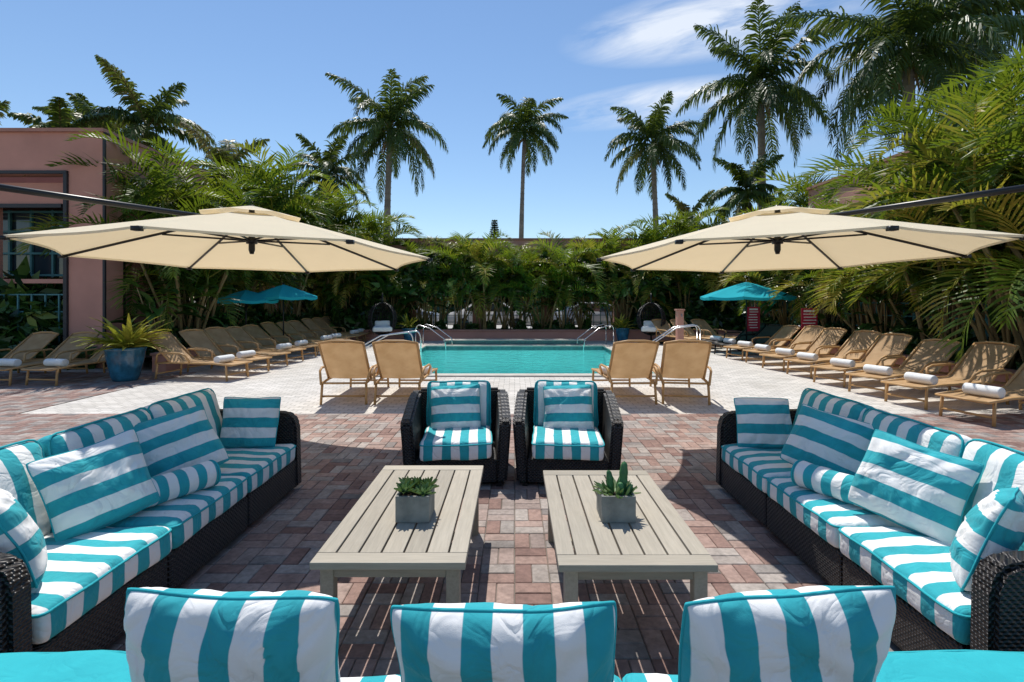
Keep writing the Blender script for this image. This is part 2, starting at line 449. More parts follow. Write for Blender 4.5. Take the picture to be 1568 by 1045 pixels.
# ---------------------------------------------------------------- tables
def table(x0,x1,y0,y1):
    e=empty('coffee_table',((x0+x1)/2,(y0+y1)/2,0)); w=x1-x0;L=y1-y0
    mb=MB(); t=.032;z=.45-t/2
    mb.box((0,-L/2+.045,z),(w,.09,t),M_TABX,b=.004); mb.box((0,L/2-.045,z),(w,.09,t),M_TABX,b=.004)
    for sx in(-1,1): mb.box((sx*(w/2-.04),0,z),(.08,L-.186,t),M_TABLE,b=.004)
    n=5; gap=.009; iw=w-.16-2*gap; sw=(iw-gap*(n-1))/n
    for i in range(n): mb.box((-iw/2+sw/2+i*(sw+gap),0,z-.001),(sw,L-.186,t),M_TABLE,b=.004)
    mb.obj('top',parent=e)
    mb=MB()
    for sx in(-1,1):
        mb.box((sx*(w/2-.055),0,.39),(.025,L-.16,.06),M_TABLE,b=.003)
        for sy in(-1,1): mb.box((sx*(w/2-.06),sy*(L/2-.07),.208),(.06,.06,.416),M_TABLE,b=.005)
    for sy in(-1,1): mb.box((0,sy*(L/2-.06),.388),(w-.18,.025,.056),M_TABX,b=.003)
    for yy in(-.3,.3): mb.box((0,yy,.405),(w-.14,.04,.022),M_TABX)
    mb.obj('legs_and_apron',parent=e)
table(-.895,-.215,2.22,3.52); table(.19,.88,2.2,3.42)

def leafblade(mb,base,az,el,L,w,mat,curve=.3,shade=.5,seg=5,thick=.0):
    p=Vector(base); d=el
    side=Vector((-math.sin(az),math.cos(az),0))
    vs=[];fs=[]
    for i in range(seg+1):
        s=i/seg; ww=w*(math.sin(math.pi*min(.98,(.25+.75*s)))**.8)*.5
        up=Vector((-math.cos(az)*math.sin(d),-math.sin(az)*math.sin(d),math.cos(d)))
        vs+= [tuple(p-side*ww+up*ww*.5),tuple(p-up*thick),tuple(p+side*ww+up*ww*.5)]
        p=p+Vector((math.cos(az)*math.cos(d),math.sin(az)*math.cos(d),math.sin(d)))*(L/seg); d-=curve/seg
    for i in range(seg):
        a=i*3; fs+=[(a,a+1,a+4,a+3),(a+1,a+2,a+5,a+4)]
    mb.add(vs,fs,mat,shade=shade)
def pot(name,x,y):
    e=empty(name,(x,y,.45)); mb=MB()
    w=.175;h=.135;t=.014
    for cx,cy,dx,dy in((0,-w/2+t/2,w,t),(0,w/2-t/2,w,t),(-w/2+t/2,0,t,w-2*t),(w/2-t/2,0,t,w-2*t)):
        mb.box((cx,cy,h/2+.001),(dx,dy,h),M_CONC,b=.003)
    mb.box((0,0,h*.45),(w-2*t,w-2*t,h*.85),M_SOIL); mb.obj('box',parent=e)
    return e
p=pot('succulent_planter',-.525,2.70); mb=MB()
for k in range(5):
    cx,cy=[(-.05,-.04),(.05,-.045),(0,.04),(-.055,.05),(.06,.03)][k]; h0=.125+random.uniform(0,.015)
    for j in range(22):
        el=R(8+68*(j/22)); leafblade(mb,(cx,cy,h0),j*2.4,el,random.uniform(.06,.085)*(1-.25*j/22),.026,M_SUCC,-.3,random.random(),4,.006)
mb.obj('succulents',True,p)
p=pot('cactus_planter',.535,2.70); mb=MB()
def cactus(cx,cy,h,r,lx=0,ly=0):
    n=14;N=16;vs=[];fs=[]
    for i in range(N+1):
        s=i/N; rr=r*(1-(s**6))**.5*(1+.06*math.sin(s*22))*(.8+.2*min(1,s*4)) if s<1 else .001
        for k in range(n): 
            q=rr*(1+.16*(-1)**k); a=2*math.pi*k/n
            vs.append((cx+lx*s+q*math.cos(a),cy+ly*s+q*math.sin(a),.12+h*s))
    for i in range(N):
        for k in range(n): fs.append((i*n+k,i*n+(k+1)%n,(i+1)*n+(k+1)%n,(i+1)*n+k))
    mb.add(vs,fs,M_CACT)
cactus(.035,0,.17,.020,.012,0);cactus(-.02,.01,.12,.016,-.015,0);cactus(.02,-.03,.07,.018);cactus(.055,-.03,.06,.015,.02,0)
for k in range(60):
    a=random.uniform(0,6.28); rr=random.uniform(.02,.075)
    leafblade(mb,(rr*math.cos(a),rr*math.sin(a),.12),a+random.uniform(-.5,.5),R(random.uniform(10,70)),random.uniform(.04,.08),.024,M_SUCC,-.2,random.random(),3,.004)
mb.obj('cacti',True,p)

# ---------------------------------------------------------------- sofas
def sofa(name,L,loc,rotz,arms=(True,True),depth=.85,seatm=None,nseat=3,backm=None,backs=True,base_h=.27,back_h=.66,seed=0):
    e=empty(name,loc,(0,0,rotz)); mb=MB(); sec=L/nseat
    for i in range(nseat):
        mb.box((-L/2+sec*(i+.5),-depth/2-.01,(base_h+.05)/2),(sec-.008,depth-.02,base_h-.05),M_WICK,b=.018)
        for sx in(-1,1):
            for yy in(-.06,-depth+.08): mb.box((-L/2+sec*(i+.5)+sx*(sec/2-.07),yy,.018),(.04,.04,.036),M_BLACK)
    mb.box((0,-.05,back_h/2+.12),(L-.02,.09,back_h-.24+.0),M_WICK,b=.025)
    for sx,on in((-1,arms[0]),(1,arms[1])):
        if on: mb.prism([(0.005,.045),(0.01,back_h+.02),(-depth*.55,back_h+.012),(-depth+.10,back_h),(-depth+.035,back_h-.025),(-depth+.0,back_h-.10),(-depth-.012,.045)],sx*(L/2)-.055,sx*(L/2)+.055,M_WICK,b=.02)
    mb.obj('wicker_frame',parent=e)
    a0=.06 if arms[0] else 0; a1=.06 if arms[1] else 0
    LL=L-a0-a1; s=LL/nseat
    for i in range(nseat):
        m=seatm[i%len(seatm)]; cx=-L/2+a0+s*(i+.5)
        cushion('seat_cushion',s/2-.004,(depth-.1)/2+.01,.07,m,e,(cx,-depth/2-.055,base_h+.075),seed=seed+i,pipe=M_TEAL)
        if backs:
            cushion('back_cushion',s/2-.004,.25,.07,backm[i%len(backm)],e,(cx,-.19,base_h+.145+.21),(R(74+i%2*4),0,R(1.5-i)),r=.06,puff=.045,seed=seed+i+5,pipe=M_TEAL)
    return e
ls=sofa('wicker_sofa',2.38,(-2.65,3.05,0),R(90),seatm=M_SX,backm=M_SX,seed=1)
rs=sofa('wicker_sofa',2.38,(2.55,3.05,0),R(-90),seatm=M_SX,backm=M_SX,seed=21)
def P2(loc,az,lean,roll,seed,m=None,w=.47,h=.44,t=.18): pillow('striped_pillow',w,h,t,m or M_SY[seed%3],loc,az,lean,roll,seed)
P2((-2.17,2.66,.64),56,24,9,1)
P2((-2.20,3.34,.64),50,26,12,2)
P2((-2.10,4.05,.615),10,14,-2,3,w=.42,h=.40)
P2((-2.10,2.12,.61),140,20,-8,4,w=.44,h=.42)
P2((2.05,2.64,.64),-52,24,-10,5)
P2((2.08,3.38,.64),-42,26,-14,6)
P2((1.98,4.05,.615),-10,14,2,7,w=.42,h=.40)
P2((2.00,2.14,.61),-140,20,8,8,w=.44,h=.42)
def bolster(loc,rotz,seed):
    mb=MB(); L=.5;r=.078; prof=[(0,-L/2),(r*.55,-L/2+.0),(r*.9,-L/2+.008),(r,-L/2+.025)]
    prof+=[(r*(1+.03*math.sin(i*1.3+seed)),-L/2+.03+(L-.06)*i/14) for i in range(15)]
    prof+=[(r,L/2-.025),(r*.9,L/2-.008),(r*.55,L/2),(0,L/2)]
    mb.lathe(prof,M_BOL,26)
    for z in(-L/2+.012,L/2-.012): mb.tube([(r*.97*math.cos(a*.2618),r*.97*math.sin(a*.2618),z) for a in range(24)],.006,M_TEAL,6,closed=True)
    o=mb.obj('striped_bolster',True); o.matrix_local=Matrix.Translation(loc)@Matrix.Rotation(rotz,4,'Z')@Matrix.Rotation(R(90),4,'X')
M_BOL=stripes('stripe_bolster',2,.11,.2)
bolster((-2.00,2.98,.51),R(-26),1); bolster((1.89,2.98,.51),R(26),2)
fs_=sofa('wicker_sofa',1.98,(0,1.0,0),R(180),arms=(False,False),depth=.58,seatm=M_SX,backs=False,base_h=.29,back_h=.60,seed=40)
for sx in(-1,1):
    e=empty('turquoise_daybed',(sx*1.56,1.0,0)); mb=MB()
    mb.box((0,.33,.18),(1.1,.62,.26),M_WICK,b=.02); mb.box((0,.02,.34),(1.1,.09,.5),M_WICK,b=.02)
    for a in(-.5,.5):
        for b in(.08,.58): mb.box((a,b,.025),(.04,.04,.05),M_BLACK)
    mb.obj('wicker_frame',parent=e)
    cushion('cushion',.54,.33,.075,M_TEAL,e,(0,.355,.372),r=.05,puff=.02,seed=60+sx)
M_F=[stripes('stripe_front_a',0,.148,.0),stripes('stripe_front_b',0,.148,.52),stripes('stripe_front_c',0,.148,.06)]
pillow('striped_pillow',.55,.48,.20,M_F[0],(-.70,1.30,.634),176,10,1.5,31)
pillow('striped_pillow',.56,.47,.20,M_F[1],(-.015,1.30,.624),180,10,-1,37)
pillow('striped_pillow',.55,.48,.20,M_F[2],(.675,1.30,.642),184,10,-2,43)

# armchairs
def armchair(x,y,rz,seed):
    e=empty('wicker_armchair',(x,y,0),(0,0,R(rz))); mb=MB(); W=.84;D=.80
    mb.box((0,-D/2,.15),(W-.16,D-.04,.2),M_WICK,b=.02)
    for sx in(-1,1):
        mb.prism([(0,.04),(.02,.70),(-.22,.685),(-.52,.63),(-D+.04,.585),(-D,.55),(-D+.02,.04)],sx*(W/2-.045)-.05,sx*(W/2-.045)+.05,M_WICK,b=.022,shear=.07*sx)
        for yy in(-.05,-D+.06): mb.box((sx*(W/2-.06),yy,.02),(.045,.045,.04),M_BLACK)
    mb.prism([(-.10,.25),(-.0,.04),(.06,.04),(.075,.71),(-.02,.71)],-W/2+.02,W/2-.02,M_WICK,b=.02)
    mb.obj('wicker_frame',parent=e)
    cushion('seat_cushion',.30,.345,.075,M_SX[seed%3],e,(0,-D/2-.065,.325),seed=seed,pipe=M_TEAL)
    cushion('back_cushion',.30,.22,.065,M_SX[(seed+1)%3],e,(0,-.15,.585),(R(77),0,0),r=.05,puff=.03,seed=seed+3,pipe=M_TEAL)
    pillow('pillow',.47,.42,.16,M_SY[seed%3],(-.03 if x<0 else .02,-.30,.585),0,20,2,seed+9,e)
armchair(-.545,5.05,4,2); armchair(.50,5.05,-4,5)

# ---------------------------------------------------------------- cantilever umbrellas
def cantilever(sx):
    e=empty('cantilever_umbrella',(sx*2.58,5.0,0)); Rr=1.73; ze=2.02; zp=2.47
    rot=R(5)
    mb=MB(); NR=8;NA=6;vs=[];fs=[]
    def pt(k,a,s,zo=0,cap=False):
        a0=rot+k*math.pi/4; a1=a0+math.pi/4
        p0=Vector((math.cos(a0),math.sin(a0)))*Rr*s; p1=Vector((math.cos(a1),math.sin(a1)))*Rr*s
        p=p0.lerp(p1,a); sag=math.sin(math.pi*a)
        p*=1-.045*sag*s*s
        z=zp-(zp-ze)*(s**1.05)-.03*sag*s*(1-s)
        z-=.055*p.y/1.78
        return (-p.x*sx,p.y,z+zo)
    for k in range(8):
        o=len(vs)
        for i in range(NR+1):
            for j in range(NA+1): vs.append(pt(k,j/NA,.17+(.83)*i/NR))
        for i in range(NR):
            for j in range(NA): a=o+i*(NA+1)+j; fs.append((a,a+1,a+NA+2,a+NA+1))
        o=len(vs)
        for j in range(NA+1):
            q=pt(k,j/NA,1.0); vs.append(q); vs.append((q[0]*1.0,q[1]*1.0,q[2]-.018))
        for j in range(NA): a=o+2*j; fs.append((a,a+2,a+3,a+1))
        o=len(vs)
        for i in range(4):
            for j in range(NA+1): vs.append(pt(k,j/NA,.27*i/3,.045))
        for i in range(3):
            for j in range(NA): a=o+i*(NA+1)+j; fs.append((a,a+1,a+NA+2,a+NA+1))
    mb.add(vs,fs,M_CAN); mb.obj('canopy',False,e)
    mb=MB()
    for k in range(8):
        A=Vector(pt(k,0,.03,-.03)); B=Vector(pt(k,0,1,-.02)); Mm=Vector(pt(k,0,.48,-.04))
        mb.tube([A,Vector(pt(k,0,.33,-.03)),Vector(pt(k,0,.66,-.025)),B],.013,M_BLACK,6)
        mb.tube([(0,0,2.17),Mm],.010,M_BLACK,6)
        mb.box(tuple(B),(.05,.05,.03),M_BLACK)
    mb.tube([(0,0,2.04),(0,0,2.08),(0,0,2.52)],[.018,.030,.026],M_BLACK,10)
    mb.lathe([(.0,2.14),(.05,2.14),(.055,2.17),(.05,2.20),(.0,2.20)],M_BLACK,14)
    mb.lathe([(.0,2.38),(.06,2.38),(.06,2.42),(.0,2.43)],M_BLACK,14)
    mb.obj('ribs_and_hub',True,e)
    mb=MB(); mx=-2.6 if sx<0 else 2.6; my=-2.0
    mb.tube([(0,0,2.34),(mx*.97,my*.97,2.56)],[.02,.035],M_BLACK,10)
    mb.tube([(mx,my,.05),(mx,my,2.75)],.045,M_BLACK,14)
    mb.tube([(mx,my,1.5),(mx*.6,my*.6,2.46)],.02,M_BLACK,10)
    mb.box((mx,my,.06),(.9,.9,.09),M_BLACK,b=.02); mb.obj('mast_and_boom',True,e)
cantilever(-1); cantilever(1)
def market_umbrella(x,y,rad,ze,zp):
    e=empty('turquoise_umbrella',(x,y,0)); mb=MB(); vs=[];fs=[]
    for k in range(8):
        a0=k*math.pi/4+.3;a1=a0+math.pi/4;o=len(vs)
        for i in range(6):
            for j in range(5):
                s=i/5;t=j/4;p=Vector((math.cos(a0),math.sin(a0))).lerp(Vector((math.cos(a1),math.sin(a1))),t)*rad*s
                vs.append((p.x,p.y,zp-(zp-ze)*s**1.1-.04*math.sin(math.pi*t)*s))
        for i in range(5):
            for j in range(4): a=o+i*5+j; fs.append((a,a+1,a+6,a+5))
        o=len(vs)
        for j in range(5):
            q=vs[o-5+j]; vs.append(q); vs.append((q[0],q[1],q[2]-.08))
        for j in range(4): a=o+2*j; fs.append((a,a+2,a+3,a+1))
    mb.add(vs,fs,M_CANT); mb.obj('canopy',False,e)
    mb=MB(); mb.tube([(0,0,0),(0,0,zp+.05)],.022,M_BLACK,8); mb.lathe([(0,.01),(.26,.01),(.26,.06),(.06,.1),(.05,.3),(0,.3)],M_BLACK,18)
    for k in range(8):
        a=k*math.pi/4+.3; mb.tube([(0,0,zp-.03),(rad*math.cos(a),rad*math.sin(a),ze-.01)],.009,M_BLACK,5)
        mb.tube([(0,0,ze-.05),(rad*.5*math.cos(a),rad*.5*math.sin(a),zp-(zp-ze)*.48-.02)],.008,M_BLACK,5)
    mb.obj('pole_and_ribs',True,e)
market_umbrella(7.1,15.6,1.35,1.67,2.12); market_umbrella(-6.9,15.2,.95,1.68,2.03); market_umbrella(-7.7,14.6,.85,1.58,1.86)

# ---------------------------------------------------------------- loungers
def lounger_mesh(name,sl,fr,back=58,W=.62,bl=.76):
    mb=MB()
    hz=.34; c,s=math.cos(R(back)),math.sin(R(back)); bt=(-bl*c,hz+bl*s)
    for sx in(-1,1):
        x=sx*W/2
        mb.tube([(x,-.32,hz-.02),(x,0,hz),(x,.9,hz),(x,1.32,hz-.03)],.02,fr,8)
        mb.tube([(x,0,hz),(x,-bl*c*.5,hz+bl*s*.5),(x,bt[0],bt[1])],.019,fr,8)
        for yy in(-.30,1.2): mb.tube([(x,yy,hz-.02),(x*1.03,yy+(-.04 if yy<0 else .03),0)],.02,fr,8)
        xa=sx*(W/2+.05)
        mb.tube([(x*1.02,-.34,hz-.04),(xa,-.26,.50),(xa,-.18,.54),(xa,.25,.53),(xa,.36,.49),(x,.42,hz)],.019,fr,8)
    for yy,zz in((-.30,.12),(1.22,.12),(1.32,hz-.03),(-.32,hz-.02)): mb.tube([(-W/2,yy,zz),(W/2,yy,zz)],.016,fr,8)
    mb.tube([(-W/2,bt[0],bt[1]),(-W*.2,bt[0]-.02,bt[1]+.035),(W*.2,bt[0]-.02,bt[1]+.035),(W/2,bt[0],bt[1])],.019,fr,8)
    pts=[(bt[0]-.015,bt[1]+.02)]+[(-bl*c*k,hz+bl*s*k-.02*math.sin(math.pi*k)) for k in(.8,.6,.4,.2,.05)]+[(.05,hz+.004),(.4,hz-.015),(.8,hz-.01),(1.31,hz-.02)]
    vs=[];fs=[]
    for y,z in pts:
        for i in range(5): vs.append((-W/2+.012+(W-.024)*i/4,y,z-.012*math.sin(math.pi*i/4)))
    for i in range(len(pts)-1):
        for j in range(4): a=i*5+j; fs.append((a,a+1,a+6,a+5))
    mb.add(vs,fs,sl)
    return mb.mesh(name,True)
LM=lounger_mesh('pool_lounger',M_SLING,M_LFRAME,38,.60,.80); LM2=lounger_mesh('pool_lounger_raised',M_SLING,M_LFRAME,43,.60,.78); LMU=lounger_mesh('pool_lounger_upright',M_SLING,M_LFRAME,52,.66,.76); LMD=lounger_mesh('pool_lounger_dark',M_DSLING,M_BLACK,38)
mb=MB(); L=.42
prof=[(0,-L/2+.01),(.02,-L/2),(.03,-L/2+.008),(.045,-L/2),(.055,-L/2+.006),(.068,-L/2+.004),(.072,-L/2+.02),(.074,-.1),(.072,0),(.074,.1),(.072,L/2-.02),(.068,L/2-.004),(.055,L/2-.006),(.045,L/2),(.03,L/2-.008),(.02,L/2),(0,L/2-.01)]
mb.lathe(prof,M_TOWEL,20,Matrix.Rotation(R(90),4,'Y')); TW=mb.mesh('rolled_towel',True)
def lounger(x,y,rz,me=LM,towel=True,ty=.95,tx=0):
    rz+=random.uniform(-3.5,3.5)
    place(me,'pool_lounger',None,(x+random.uniform(-.06,.06),y,0),(0,0,R(rz)))
    if towel:
        o=Matrix.Rotation(R(rz),4,'Z')@Vector((tx+random.uniform(-.03,.03),ty,.40)); place(TW,'rolled_towel',None,(x+o.x,y+o.y,o.z),(0,0,R(rz+random.uniform(-6,6))))
for x,r in((-2.64,5),(-1.75,-3),(1.80,4),(2.68,-5)): lounger(x,8.05,r,LMU,True,.5,.14 if x<0 else -.14)
for i in range(11): lounger(-6.75,10.35+i*.93,-90-12,random.choice((LM,LM2)),i%3!=2)
for i,x in enumerate((-8.55,-9.45,-10.35)): lounger(x,10.55,180-5,LM)
for i in range(10):
    lounger(7.05,6.95+i*.98,90+16,LMD if i>=8 else random.choice((LM,LM,LM2)))
for i in range(3): lounger(5.3+i*.75,17.6,200,LM,False)

def bigpot(x,y,s,nl,name='bromeliad_planter'):
    e=empty(name,(x,y,0)); mb=MB()
    mb.lathe([(0,0),(.20*s,0),(.24*s,.1*s),(.31*s,.45*s),(.33*s,.60*s),(.35*s,.63*s),(.34*s,.66*s),(.30*s,.66*s),(.29*s,.58*s),(0,.58*s)],M_BPOT,28); mb.obj('glazed_pot',True,e)
    mb=MB()
    for k in range(nl):
        leafblade(mb,(random.uniform(-.12,.12)*s,random.uniform(-.12,.12)*s,.58*s),random.uniform(0,6.28),R(random.uniform(20,85)),random.uniform(.55,.95)*s,.10*s,M_BROM,random.uniform(.5,1.3),random.uniform(.4,1),6)
    mb.obj('bromeliad_leaves',True,e)
bigpot(-7.6,9.95,1.0,100); bigpot(-3.9,18.9,.8,50); bigpot(4.0,18.9,.8,50)

def egg(x,y,rz):
    e=empty('hanging_egg_chair',(x,y,0),(0,0,R(rz)))
    mb=MB(); vs=[];fs=[];n=22;m=14
    for i in range(m+1):
        th=math.pi*i/m
        for k in range(n+1):
            ph=R(-90+50)+ (R(260))*k/n
            vs.append((.5*math.sin(th)*math.cos(ph),.42*math.sin(th)*math.sin(ph),.88+.58*math.cos(th)))
    for i in range(m):
        for k in range(n): a=i*(n+1)+k; fs.append((a,a+1,a+n+2,a+n+1))
    mb.add(vs,fs,M_WICK); o=mb.obj('basket',False,e); w=o.modifiers.new('w','WIREFRAME'); w.thickness=.034; w.use_replace=True
    mb=MB(); mb.tube([(.5*math.sin(R(a))*math.cos(R(-40)),.42*math.sin(R(a))*math.sin(R(-40)),.88+.58*math.cos(R(a))) for a in range(0,181,15)],.03,M_WICK,6)
    mb.tube([(-.5*math.sin(R(a))*math.cos(R(-40)),.42*math.sin(R(a))*math.sin(R(-40)),.88+.58*math.cos(R(a))) for a in range(0,181,15)],.03,M_WICK,6); mb.obj('rim',True,e)
    mb=MB(); mb.tube([(0,.55,.03),(0,.62,.9),(0,.5,1.6),(0,.25,1.8),(0,0,1.75),(0,0,1.45)],.03,M_BLACK,8)
    mb.tube([(.45*math.cos(a*.35),.1+.45*math.sin(a*.35),.03) for a in range(18)],.025,M_BLACK,8,closed=True); mb.obj('stand',True,e)
    cushion('cushion',.34,.28,.08,M_TOWEL,e,(0,-.08,.52),r=.06,puff=.03)
    cushion('back_cushion',.26,.12,.05,M_TOWEL,e,(0,.16,.68),(R(75),0,0),r=.04)
egg(-4.75,18.3,15); egg(4.9,18.3,-15)

e=empty('shower_post',(5.15,15.9,0)); mb=MB(); mb.box((0,0,.62),(.2,.2,1.24),M_TERRA,b=.01); mb.box((0,0,1.255),(.26,.26,.05),M_TERRAD,b=.01); mb.tube([(0,-.1,1.1),(0,-.2,1.12),(0,-.22,1.05)],.012,M_CHROME,8); mb.obj('post',parent=e)

# ---------------------------------------------------------------- walls & buildings
def lowwall(name,p0,p1,h=.42,t=.3):
    mb=MB(); p0=Vector(p0);p1=Vector(p1);L=(p1-p0).length;a=math.atan2(p1.y-p0.y,p1.x-p0.x)
    M=Matrix.Translation(((p0.x+p1.x)/2,(p0.y+p1.y)/2,0))@Matrix.Rotation(a,4,'Z')
    mb.box((0,0,(h-.06)/2),(L,t,h-.06),M_TERRA,M); mb.box((0,0,h-.03),(L+.04,t+.08,.06),M_TERRAD,M,b=.01)
    return mb.obj(name)
lowwall('planter_wall',(-8.0,19.6),(8.3,19.6)); lowwall('planter_wall',(8.15,6.2),(8.15,19.35)); lowwall('planter_wall',(-7.75,11.1),(-7.75,19.35))
sheet('planting_bed_soil',[(-12,12,19.8,22.5),(8.35,11,6.2,19.8),(-9.4,-7.95,11.3,19.8)],.3,M_SOIL)
def fence(p0,p1,z0=.3,z1=1.5,sp=.3):
    mb=MB(); p0=Vector(p0);p1=Vector(p1);L=(p1-p0).length;a=math.atan2(p1.y-p0.y,p1.x-p0.x)
    M=Matrix.Translation((p0.x,p0.y,0))@Matrix.Rotation(a,4,'Z'); n=int(L/sp)
    for i in range(n+1): mb.box((i*sp,0,(z0+z1)/2),(.03 if i%6 else .07,.03,z1-z0),M_TFENCE,M)
    nz=4
    for k in range(nz+1): mb.box((L/2,.03,z0+(z1-z0)*k/nz),(L,.028,.03),M_TFENCE,M)
    mb.obj('lattice_fence')
e=empty('terracotta_garden_wall'); mb=MB()
mb.box((0,21.9,3.62),(21,.35,1.0),M_TERRA); mb.box((0,21.9,4.15),(21.1,.45,.07),M_TERRAD); mb.box((0,21.71,3.2),(21,.04,.08),M_TRIM_RECESS)
for x in(-10.5,-7.5,-4.5,-1.55,1.4,4.5,7.5,10.5): mb.box((x,21.9,1.55),(.5,.36,3.14),M_TERRA)
mb.obj('wall',parent=e); fence((-10.4,21.95),(10.4,21.95))
fence((9.1,8),(9.1,21.6)); fence((-9.3,15.2),(-9.3,21.6))
b=empty('terracotta_building'); mb=MB(); Y0=11.8
mb.box((-14.0,Y0+.3,5.01),(8.94,.6,.9),M_TERRA)
mb.box((-14.0,Y0+.28,5.50),(9.04,.7,.08),M_TERRAD)
mb.box((-9.93,Y0+.3,2.28),(.80,.6,4.56),M_TERRA)
mb.box((-9.9,Y0+2.3,5.01),(.74,3.4,.9),M_TERRA); mb.box((-9.9,Y0+2.35,5.50),(.84,3.4,.08),M_TERRAD)
mb.box((-9.95,Y0+1.5,2.28),(.5,.5,4.56),M_TERRA); mb.box((-9.95,Y0+3.0,2.28),(.5,.8,4.56),M_TERRA)
mb.box((-14.6,Y0+.42,4.1),(7.8,.3,.5),M_TERRA)
mb.box((-14.6,Y0+.36,2.02),(7.8,.16,.1),M_TERRA)
for x in(-12.6,-15.2): mb.box((x,Y0+.42,2.0),(.35,.3,3.9),M_TERRA)
mb.obj('walls',parent=b)
mb=MB(); mb.box((-14.4,Y0-.02,4.53),(8.1,.06,.07),M_TRIM_RECESS); mb.box((-10.38,Y0-.02,2.25),(.08,.06,4.5),M_TRIM_RECESS)
mb.box((-9.5,Y0+.3,5.45),(.05,.62,.03),M_TRIM_RECESS); mb.box((-9.52,Y0+.02,2.7),(.05,.05,5.4),M_TRIM_RECESS)
mb.box((-14.6,Y0+.24,3.8),(7.8,.06,.09),M_TRIM_RECESS)
mb.box((-9.95,Y0+.95,2.2),(.05,.5,4.4),M_TRIM_RECESS); mb.box((-9.95,Y0+2.2,2.2),(.05,.7,4.4),M_TRIM_RECESS)  # dark panels fill the gaps between pilasters, recess shade put into their colour
mb.obj('trim_and_recess_shade',parent=b)
mb=MB(); mb.box((-14.4,Y0+1.2,3.0),(8,.05,1.7),M_GLASS)
for i in range(14): mb.box((-10.6-i*.55,Y0+1.12,3.0),(.05,.06,1.7),M_TFENCE)
for z in(2.2,2.75,3.3,3.8): mb.box((-14.4,Y0+1.10,z),(8,.05,.05),M_TFENCE)
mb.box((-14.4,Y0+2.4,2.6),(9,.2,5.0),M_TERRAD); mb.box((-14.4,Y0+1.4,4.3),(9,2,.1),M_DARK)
mb.obj('windows',parent=b)
fence((-18,Y0+.1),(-10.4,Y0+.1),.1,1.7,.32)
b=empty('terracotta_building'); mb=MB()
mb.box((10.1,14.4,4.75),(.7,5.0,.9),M_TERRA); mb.box((10.08,14.4,5.24),(.8,5.1,.08),M_TERRAD)
for y in(12.2,13.9,15.4,16.6): mb.box((10.1,y,2.15),(.6,.6,4.3),M_TERRA)
mb.box((10.1,9.6,1.9),(.5,.5,3.8),M_TERRA); mb.box((10.1,10.9,3.95),(.5,2.9,.3),M_TERRA)
mb.obj('walls',parent=b)
mb=MB(); mb.box((9.73,14.4,4.29),(.05,5.0,.07),M_TRIM_RECESS)
for y in(12.52,13.58,14.22,15.08): mb.box((9.9,y,2.15),(.05,.05,4.3),M_TRIM_RECESS)
mb.box((11.2,13.4,2.2),(.05,7,4.2),M_GLASS)
for y in range(7): mb.box((11.15,10.5+y,2.2),(.05,.06,4.2),M_TFENCE)
for z in(.9,1.9,2.9,3.9): mb.box((11.15,13.4,z),(.04,7,.05),M_TFENCE)
mb.obj('windows',parent=b)

def sign(x,y):
    e=empty('red_sign',(x,y,0)); mb=MB(); mb.tube([(0,.03,0),(0,.03,1.35)],.02,M_BLACK,8)
    mb.box((0,0,.98),(.42,.025,.75),M_RED,b=.005)
    for i in range(8): mb.box((random.uniform(-.02,.02),-.015,1.28-.08*i),(random.uniform(.22,.34),.006,.022 if i else .05),M_PAINTW)
    mb.obj('board',parent=e)
sign(7.3,15.6); sign(7.75,13.4)

